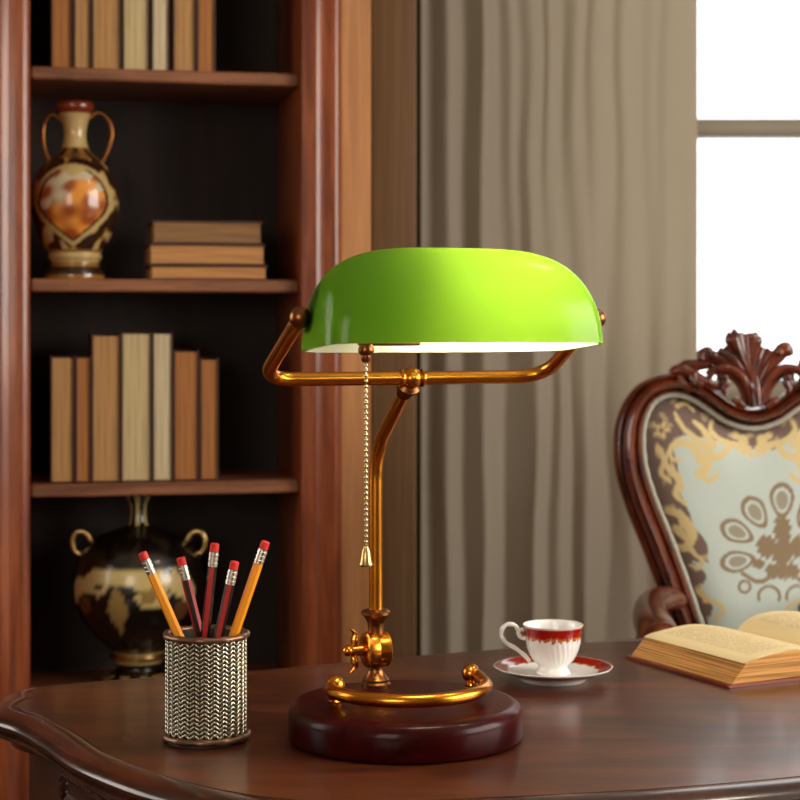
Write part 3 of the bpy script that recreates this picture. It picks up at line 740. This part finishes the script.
ip = [(.0311, .0518), (.0303, .0512), (.0290, .045), (.0276, .037), (.0250, .027), (.0195, .0175), (.010, .0125), (0, .012)]
def flute(r, z, t, j):
    if j < NOUT and .009 < z < .044: return r * (1 + .009 * math.sin(30 * t + z * 230) * min(1, (.044 - z) / .01) * min(1, (z - .009) / .006))
    return r * (1 + .006 * math.cos(12 * t)) if z > .046 else r
MB().lathe(op + ip, 208, rad=flute, colf=cup_c).build('bowl', M['porcelain'], tea, sharp=60)
hz = [(238, 243), (214, 247), (196, 228), (190, 200), (170, 181), (138, 181), (115, 203), (113, 240), (136, 272), (180, 298), (222, 330), (252, 362)]
hp = catmull([((480 + a / 5 - 553.5) / 953, 0, (675 - (590 + b / 5)) / 953) for a, b in hz], 5)
hm = MB(); hm.tube(hp, [.0023 + .0006 * math.sin(k * .9) * (.4) for k in range(len(hp))], 12, up=(0, 1, 0), flat=1.2)
hm.tube(catmull([hp[12] + Vector((.0005, 0, 0)), hp[12] + Vector((.004, 0, .003)), hp[12] + Vector((.0055, 0, .0005))], 4), [.002, .002, .0019, .0018, .0017, .0016, .0014, .0012, .001], 8)
hm.c = [wht] * len(hm.v); ho = hm.build('handle', M['porcelain'], tea)

# ---------------------------------------------------------------- open book
ob = thing('open_book', 'old open book with yellowed pages and brown leather cover', 'book', (.337, 1.828, TT), math.radians(26.5))
BL = .19
def extr(top, bot, y0, y1, mats, name, n=1, parent=ob, jit=0):
    """section strip (x,z) top and bottom lines swept along y"""
    mb = MB(); k = len(top); sec = top + bot[::-1]; m = len(sec); vs = []
    for y in (y0, y1): vs += [(x, y, z) for x, z in sec]
    mb.add(vs, [])
    for i in range(m):
        j = (i + 1) % m; mb.f.append((i, j, m + j, m + i)); mb.m.append(0 if i < k - 1 else 1)
    for i in range(k - 1):
        a, b, c, d = i, i + 1, m - 2 - i, m - 1 - i
        mb.f.append((a, b, c, d)); mb.m.append(1); mb.f.append((a + m, d + m, c + m, b + m)); mb.m.append(1)
    return mb.build(name, mats, parent, sharp=35)
def smooth2(p, n=6): return [(q.x, q.y) for q in catmull([(a, b, 0) for a, b in p], n)]
lt = smooth2([(.021, .0225), (.032, .0255), (.050, .0290), (.075, .0310), (.100, .0300), (.126, .0255), (.145, .0175)])
lb = [(lerp(.003, .146, i / (len(lt) - 1)), lerp(.0034, .0045, i / (len(lt) - 1))) for i in range(len(lt))]
extr(lt, lb, .004, BL - .004, [M['page'], M['page_edge']], 'left_pages')
rt = smooth2([(.1462, .0175), (.154, .0270), (.170, .0350), (.195, .0385), (.218, .0375), (.240, .0345), (.258, .0270)])
rb = [(lerp(.1465, .272, i / (len(rt) - 1)), .0040) for i in range(len(rt))]
extr(rt, rb, .004, BL - .004, [M['page'], M['page_edge']], 'right_pages')
cv = smooth2([(-.003, .0034), (.06, .0034), (.125, .0036), (.1465, .0040), (.155, .0036), (.22, .0034), (.278, .0034)], 3)
extr(cv, [(x, 0.0003) for x, z in cv], 0, BL, [M['leather'], M['leather']], 'cover')
# loose leaf lifting a little at the left fore edge
lf = [(x - .002 * (1 - i / 20), z + .0006 + .0005 * math.sin(i * .4)) for i, (x, z) in enumerate(lt[:-6])]
extr(lf, [(x, z - .00025) for x, z in lf], .0055, BL - .005, [M['page'], M['page']], 'loose_leaf')

# ---------------------------------------------------------------- carved armchair
CD = 2.85; CXP = 752.0; KS = CD / 1800
CX = (CXP - 400) * KS
chair = thing('armchair', 'carved mahogany armchair with pale damask back behind the desk', 'armchair', (CX, CD - .25, 0))
REC = .06
def cp(px, row, dy=0.0):
    """a point of the chair back: local x / y / z, gently reclined"""
    x = (px - CXP) * KS; z = CZ - (row - HY) * KS
    return Vector((x, .25 + (z - .9) * REC + dy, z))
cl = [(700, 700), (690, 645), (676, 600), (656, 545), (639, 502), (629, 465), (629, 427), (640, 400), (657, 387), (678, 384), (698, 391), (713, 401), (731, 413), (752, 418)]
wl = [.040, .043, .045, .046, .046, .045, .042, .037, .033, .031, .029, .028, .028, .029]
full = cl + [(2 * CXP - a, b) for a, b in cl[-2::-1]]; wf = wl + wl[-2::-1]
C2D = catmull([(a, b, 0) for a, b in full], 8); WD = catmull([(w, 0, 0) for w in wf], 8)
fr = MB(); vs = []; n = len(C2D)
pr = [(-1, .30), (-1, -.15), (-.92, -.50), (-.72, -.62), (-.58, -.40), (-.46, -.44), (-.25, -.78), (0, -.90), (.25, -.78), (.46, -.44), (.58, -.36), (.72, -.50), (.92, -.38), (1, -.1), (1, .30)]
inner_edge = []
for i, p in enumerate(C2D):
    a = C2D[max(0, i - 1)]; b = C2D[min(n - 1, i + 1)]; t = (b - a).normalized(); nn = Vector((t.y, -t.x, 0))   # px space
    w = WD[i].x / KS / 2
    for u, d in pr:
        q = p + nn * (u * w) * -1; vs.append(cp(q.x, q.y, d * .034))
    inner_edge.append((p - nn * w * -1 * -1 if False else p + nn * w))
m = len(pr)
fs = [(i * m + k, i * m + k + 1, (i + 1) * m + k + 1, (i + 1) * m + k) for i in range(n - 1) for k in range(m - 1)] + [(i * m + m - 1, i * m, (i + 1) * m, (i + 1) * m + m - 1) for i in range(n - 1)] + [tuple(range(m)), tuple(range((n - 1) * m, n * m))]
fr.add(vs, fs); fr.build('back_frame', M['chairwood'], chair, sharp=50)
# decide which side of the centre line is the inside
cen = Vector((CXP, 520, 0))
def inside_pts(off):
    out = []
    for i, p in enumerate(C2D):
        a = C2D[max(0, i - 1)]; b = C2D[min(n - 1, i + 1)]; t = (b - a).normalized(); nn = Vector((t.y, -t.x, 0))
        w = WD[i].x / KS / 2 + off
        s1 = p + nn * w; s2 = p - nn * w
        # the path runs up the left side and down the right: inside is always on its right hand (image y down)
        out.append(Vector((p.x - t.y * w, p.y + t.x * w, 0)))
    return out
IE = inside_pts(-.6)
pip = MB(); pts = [cp(q.x, q.y, -.010) for q in inside_pts(1.2)]
pip.tube(pts, [.0042 + .0005 * math.sin(i * 1.7) for i in range(len(pts))], 8); pip.build('piping', M['piping'], chair)
# damask panel with its woven pattern
gnd, brn, gol, mot = srgb(208, 219, 211), srgb(128, 104, 96), srgb(232, 208, 150), srgb(152, 130, 100)
strokes = []   # (points, r0, r1)
def stk(pts, r0, r1=None):
    p = [Vector((600 + a / 4, 320 + b / 4)) for a, b in pts]; P3 = catmull([(q.x, q.y, 0) for q in p], 6)
    N_ = len(P3)
    for mir in (0, 1):
        strokes.append([((2 * CXP - q.x) if mir else q.x, q.y, .72 * lerp(r0, r1 if r1 else r0, k / (N_ - 1))) for k, q in enumerate(P3)])
for s_ in [([(300, 375), (325, 425), (375, 470), (425, 520), (420, 590), (390, 610)], 3, 7), ([(390, 610), (430, 640), (465, 610)], 5, 3),
           ([(450, 400), (440, 440), (480, 480), (540, 500), (590, 520)], 3, 6), ([(540, 460), (580, 490), (600, 545)], 5, 3),
           ([(375, 405), (410, 440), (445, 500)], 3, 6), ([(310, 345), (345, 335), (375, 365)], 4, 2), ([(270, 530), (300, 490), (360, 500), (400, 560)], 4, 7),
           ([(270, 530), (290, 560), (320, 550)], 4, 2), ([(230, 510), (255, 560), (240, 610), (275, 640)], 5, 3), ([(275, 590), (310, 640), (295, 690), (320, 720)], 6, 3),
           ([(320, 660), (300, 700), (335, 730)], 4, 3), ([(640, 470), (655, 500), (650, 530)], 4, 3), ([(700, 500), (740, 540), (790, 545)], 4, 6),
           ([(270, 760), (310, 770), (330, 800)], 5, 6), ([(330, 800), (360, 850), (340, 900), (310, 905)], 8, 5), ([(300, 830), (330, 860)], 6, 5),
           ([(375, 935), (400, 955), (385, 985), (355, 975)], 3, 2), ([(350, 905), (375, 935)], 4, 3), ([(410, 1115), (455, 1120), (480, 1150), (455, 1185)], 3, 3), ([(390, 1080), (420, 1110)], 5, 3)]:
    stk(*s_)
def seg_hit(x, y):
    for S in strokes:
        x0 = S[0][0]
        for (a, b, r) in S:
            if (x - a) ** 2 + (y - b) ** 2 < r * r: return True
    return False
def pattern(px, py, edge):
    # flower near the shoulder
    for fx in (661, 2 * CXP - 661):
        d = math.hypot(px - fx, py - 430); an = math.atan2(py - 430, px - fx)
        if d < 2.6: return brn
        if d < 7 + 2.4 * math.cos(5 * an): return gol
    if seg_hit(px, py): return gol
    # palmette: ring of outlined petals
    bx, by = 779, 552
    for ang, L_, wd in ((0, 53, 13), (-33, 49, 12.5), (33, 49, 12.5), (-64, 50, 12), (64, 50, 12), (-99, 45, 11.5), (99, 45, 11.5)):
        a = math.radians(ang); dx, dy = px - bx, -(py - by)
        u = dx * math.sin(a) + dy * math.cos(a); v = dx * math.cos(a) - dy * math.sin(a)
        c = L_; hl = 18
        e = ((u - c) / hl) ** 2 + (v / (wd * (.62 + .38 * min(1, max(0, (u - c + hl) / (1.3 * hl)))))) ** 2
        if e < 1.0 and e > .52: return mot
        if e <= .25: return mix3(mot, gnd, .25)
    dx, dy = px - bx, py - by
    for lx, ly, rx, ry in ((0, -20, 7, 11), (-13, -6, 8, 9), (13, -6, 8, 9), (0, -2, 9, 12), (-7, 14, 7, 6), (7, 14, 7, 6), (0, 12, 4, 9), (-20, 8, 5, 4), (20, 8, 5, 4)):
        if ((dx - lx * 1.2) / rx / 1.25) ** 2 + ((dy - ly * 1.2) / ry / 1.25) ** 2 < 1 + .3 * math.sin(dx * .9 + dy * .7): return mot
    for sg in (-1, 1):
        X = dx * sg
        if 12 < X < 42:
            yy = 22 + 5 * math.sin((X - 12) / 30 * PI * 1.3)
            if abs(dy - yy) < 2.3: return mot
        d = math.hypot(X - 38, dy - 32)
        if 4.2 < d < 7: return mot
        d = math.hypot(X - 14, dy - 42)
        if 9 < d < 12 and dy < 46: return mot
    lim = 46 + 9 * noise.noise(Vector((px * .045, py * .045, 2))) - 20 * max(0, (py - 470) / 130)
    lim = max(20, lim) * (1 - .5 * math.exp(-((px - 752) / 34) ** 2))
    if py > 560: lim = min(lim, 17 + 5 * math.sin(py * .2))
    if edge < lim: return brn if noise.noise(Vector((px * .1, py * .1, 7))) > -.32 else mix3(brn, gol, .55)
    return gnd
fb = MB(); NR_ = 110
bcen = Vector((CXP, 540, 0))
ring_pts = IE + [IE[-1].lerp(IE[0], k / 30) for k in range(1, 30)]
# densify ring
ring = []
for i in range(len(ring_pts)):
    a = ring_pts[i]; b = ring_pts[(i + 1) % len(ring_pts)]
    ln_ = (b - a).length; kk = max(1, int(ln_ / 2.2))
    for q in range(kk): ring.append(a.lerp(b, q / kk))
nR = len(ring); vs = []; cs = []; fs = []
for j in range(NR_ + 1):
    t = j / NR_
    for p in ring:
        q = bcen.lerp(p, t); edge = (p - bcen).length * (1 - t)
        vs.append(cp(q.x, q.y, .006 - .026 * (1 - t ** 5)))
        cs.append(pattern(q.x, q.y, edge))
for j in range(NR_):
    for k in range(nR): fs.append((j * nR + k, j * nR + (k + 1) % nR, (j + 1) * nR + (k + 1) % nR, (j + 1) * nR + k))
fb.add(vs, fs, 0, cs); fb.build('back_upholstery', M['fabric'], chair, sharp=180, merge=1e-5)
# plain back of the cushion
bk = MB(); bk.add([cp(q.x, q.y, .010) for q in ring] , [tuple(range(nR))]); 
bkc = MB(); bkc.c = []
bk.v += [tuple(cp(q.x, q.y, .016)) for q in ring]; bk.c += [(1, 1, 1)] * nR
bk.f += [tuple(range(2 * nR - 1, nR - 1, -1))] + [(k, (k + 1) % nR, nR + (k + 1) % nR, nR + k) for k in range(nR)]; bk.m += [0] * (nR + 1)
bk.build('back_board', M['chairwood'], chair, sharp=30)
# crest carving (coordinates read on a 6.667x enlargement with its corner at 680,320)
cr = MB()
def z4(a, b, dy=-.012): return cp(680 + a / 6.667, 320 + b / 6.667, dy)
def lobe(pts, radii, dy=-.012, flat=.8):
    P = catmull([z4(a, b, dy - (pts_d if False else 0)) for a, b in pts], 6); N_ = len(P)
    rs = [1.16 * interp([i / (len(radii) - 1) for i in range(len(radii))], radii, k / (N_ - 1)) / 6.667 * KS for k in range(N_)]
    cr.tube(P, rs, 12, flat=flat, up=(0, 1, 0))
# shell: ribs of the central fan
for tip, w in (((348, 110), 50), ((378, 84), 44), ((425, 92), 36), ((470, 86), 44), ((498, 118), 42)):
    mid = ((tip[0] + 470) / 2 - 8, (tip[1] + 380) / 2)
    lobe([(472, 400), mid, (tip[0], tip[1] + 20), tip], [8, 26, w, w * .62], dy=-.020)
for tip, w in (((300, 175), 34), ((250, 205), 32), ((545, 180), 32), ((600, 205), 34)):
    lobe([(475, 420), ((tip[0] + 475) / 2, (tip[1] + 350) / 2), tip], [10, 34, w * .8], dy=-.016)
# ears
lobe([(485, 560), (455, 420), (380, 320), (280, 270), (200, 250), (160, 235)], [16, 30, 40, 40, 44, 40], dy=-.012)
lobe([(505, 560), (540, 400), (590, 300), (650, 240), (690, 200)], [16, 30, 40, 44, 40], dy=-.012)
for ex_, ey_ in ((170, 232), (690, 200)):
    cr.ball(z4(ex_, ey_, -.016), 60 / 6.667 * KS, 20, (1.05, .55, .85)); cr.ball(z4(ex_ + 6, ey_ - 24, -.018), 40 / 6.667 * KS, 16, (1.1, .6, .8))
    cr.ball(z4(ex_ - 34, ey_ + 22, -.018), 28 / 6.667 * KS, 14); cr.ball(z4(ex_ + 36, ey_ + 14, -.018), 28 / 6.667 * KS, 14)
cr.ball(z4(215, 232, -.022), 30 / 6.667 * KS, 12); cr.ball(z4(655, 215, -.022), 30 / 6.667 * KS, 12)
# C scrolls with open centres
for mir in (0, 1):
    f = (lambda a: a) if not mir else (lambda a: 1000 - a)
    lobe([(f(478), 580), (f(452), 470), (f(405), 380), (f(320), 325), (f(230), 330), (f(180), 370)], [20, 26, 28, 28, 26, 26], dy=-.018)
    lobe([(f(440), 575), (f(415), 480), (f(370), 405), (f(310), 365), (f(240), 370)], [14, 18, 18, 16, 12], dy=-.012)
    lobe([(f(180), 370), (f(200), 430), (f(255), 440), (f(280), 400), (f(250), 375)], [26, 24, 22, 22, 20], dy=-.014)
    lobe([(f(300), 370), (f(300), 420), (f(280), 460), (f(300), 500)], [18, 22, 20, 10], dy=-.018)
    cr.ball(z4(f(290), 380, -.024), 24 / 6.667 * KS, 12); cr.ball(z4(f(285), 470, -.02), 20 / 6.667 * KS, 12)
    lobe([(f(430), 585), (f(385), 545), (f(345), 520)], [22, 28, 18], dy=-.014)
    # acanthus leaf running onto the shoulder
    lobe([(f(180), 420), (f(110), 390), (f(30), 340), (f(-40), 345), (f(-75), 380)], [30, 40, 44, 34, 12], dy=-.014)
    lobe([(f(210), 290), (f(120), 300), (f(40), 300), (f(-30), 320)], [26, 34, 30, 12], dy=-.012)
    lobe([(f(140), 440), (f(95), 420), (f(80), 370), (f(110), 345)], [30, 30, 24, 14], dy=-.026)
    lobe([(f(60), 470), (f(10), 420), (f(-20), 370)], [20, 26, 14], dy=-.022)
lobe([(490, 370), (495, 450), (505, 570)], [10, 22, 16], dy=-.030)
cr.build('crest_carving', M['chairwood'], chair, sharp=60)
# arms, seat, legs
for sg in (-1, 1):
    a = MB(); P = [(sg * .125, .22, .70), (sg * .150, .17, .71), (sg * .18, .10, .71), (sg * .196, 0, .708), (sg * .198, -.08, .702), (sg * .196, -.12, .69)]
    P = [(sg * (abs(x) - 0), y, z_) for x, y, z_ in P]
    Pc = catmull(P, 6); a.tube(Pc, [lerp(.018, .031, k / (len(Pc) - 1)) for k in range(len(Pc))], 16)
    a.ball(P[-1], .033, 16, (1, .9, 1)); a.tube(catmull([(sg * .196, -.06, .70), (sg * .205, -.04, .62), (sg * .215, -.03, .52), (sg * .22, -.05, .42)], 6), .027, 12)
    arm_o = a.build('arm', M['chairwood'], chair)
st = MB(); st.box(-.25, .25, -.26, .24, .36, .42, b=.012); st.build('seat_rail', M['chairwood'], chair)
cu = MB(); NX = 20; vs = []; fs = []
for j in range(NX + 1):
    for i in range(NX + 1):
        u, v = -1 + 2 * i / NX, -1 + 2 * j / NX; vs.append((u * .235, -.01 + v * .225, .42 + .055 * (max(0, (1 - u ** 6) * (1 - v ** 6))) ** .4))
for j in range(NX):
    for i in range(NX): a0 = j * (NX + 1) + i; fs.append((a0, a0 + 1, a0 + NX + 2, a0 + NX + 1))
fs.append(tuple([i for i in range(NX + 1)][::-1] + [j * (NX + 1) for j in range(1, NX + 1)] + [NX * (NX + 1) + i for i in range(1, NX + 1)] + [j * (NX + 1) + NX for j in range(NX - 1, 0, -1)]))
cu.add(vs, fs, 0, [gnd] * len(vs)); cu.build('seat_cushion', M['fabric'], chair)
for sx_ in (-1, 1):
    for yy in (-.22, .20):
        l = MB(); sy = -1 if yy < 0 else 1
        l.tube(catmull([(sx_ * .215, yy, .37), (sx_ * .228, yy + sy * .015, .28), (sx_ * .215, yy, .13), (sx_ * .212, yy, .05), (sx_ * .225, yy + sy * .012, .016)], 6), [lerp(.030, .016, k / 24) for k in range(25)], 14)
        l.ball((sx_ * .226, yy + sy * .014, .018), .0178, 12); l.build('leg', M['chairwood'], chair)
for sx_ in (-1, 1):
    l = MB(); l.tube([(sx_ * .085, .228, .44), (sx_ * .09, .236, .55), (sx_ * .1, .24, .60)], .018, 12); l.build('back_post', M['chairwood'], chair)

# ---------------------------------------------------------------- light
cl_ = thing('ceiling_fill_light', 'added round ceiling fill light with brass ring, unseen above the desk', 'lamp', (1.1, 1.9, RZ))  # fill light added out of view to brighten the book, chair and desk
MB().lathe([(0, -.05), (.15, -.05), (.155, -.045), (.16, 0), (0, 0)], 48).build('housing', M['brass'], cl_)
MB().lathe([(0, -.075), (.08, -.07), (.13, -.06), (.14, -.0502), (0, -.0502)], 48).build('diffuser', emit('ceiling_fill_diffuser', (1, .9, .75), 26), cl_)
def area(name, loc, rot, sx, sy, energy, c, spread=None):
    l = bpy.data.lights.new(name, 'AREA'); l.shape = 'RECTANGLE'; l.size = sx; l.size_y = sy; l.energy = energy; l.color = c
    o = bpy.data.objects.new(name, l); col.objects.link(o); o.location = loc; o.rotation_euler = rot
    return o
R = math.radians
area('daylight_right_window', (RX1 - .02, (WR[0] + WR[1]) / 2, (WR[2] + WR[3]) / 2), (0, R(90), 0), 1.3, 2.1, 80, (1.0, .93, .83))
area('daylight_front_window', ((WF[0] + WF[1]) / 2, RY0 + .02, (WF[2] + WF[3]) / 2), (R(-90) + PI, 0, 0), 1.3, 1.3, 22, (1.0, .86, .68))
area('daylight_left_window', (RX0 + .02, (WL[0] + WL[1]) / 2, (WL[2] + WL[3]) / 2), (0, R(-90), 0), 1.2, 1.3, 11, (1.0, .92, .82))
w = bpy.data.worlds.new('overcast_sky'); sc.world = w; w.use_nodes = True
bg = w.node_tree.nodes['Background']; bg.inputs[0].default_value = (1, 1, .985, 1); bg.inputs[1].default_value = 2.4

# ---------------------------------------------------------------- camera
cam = bpy.data.cameras.new('camera'); co = bpy.data.objects.new('camera', cam); col.objects.link(co); sc.camera = co
co.location = (0, 0, CZ); co.rotation_euler = (PI / 2, 0, 0)
cam.sensor_width = 36; cam.lens = 36 * F / 800; cam.shift_y = -(400 - HY) / 800
cam.dof.use_dof = True; cam.dof.focus_distance = 1.58; cam.dof.aperture_fstop = 12
sc.view_settings.view_transform = 'Standard'; sc.view_settings.look = 'None'; sc.view_settings.gamma = 1; sc.view_settings.exposure = 0
try:
    sc.cycles.use_denoising = True; sc.cycles.max_bounces = 8; sc.cycles.sample_clamp_indirect = 6; sc.cycles.caustics_reflective = False; sc.cycles.caustics_refractive = False
except Exception: pass
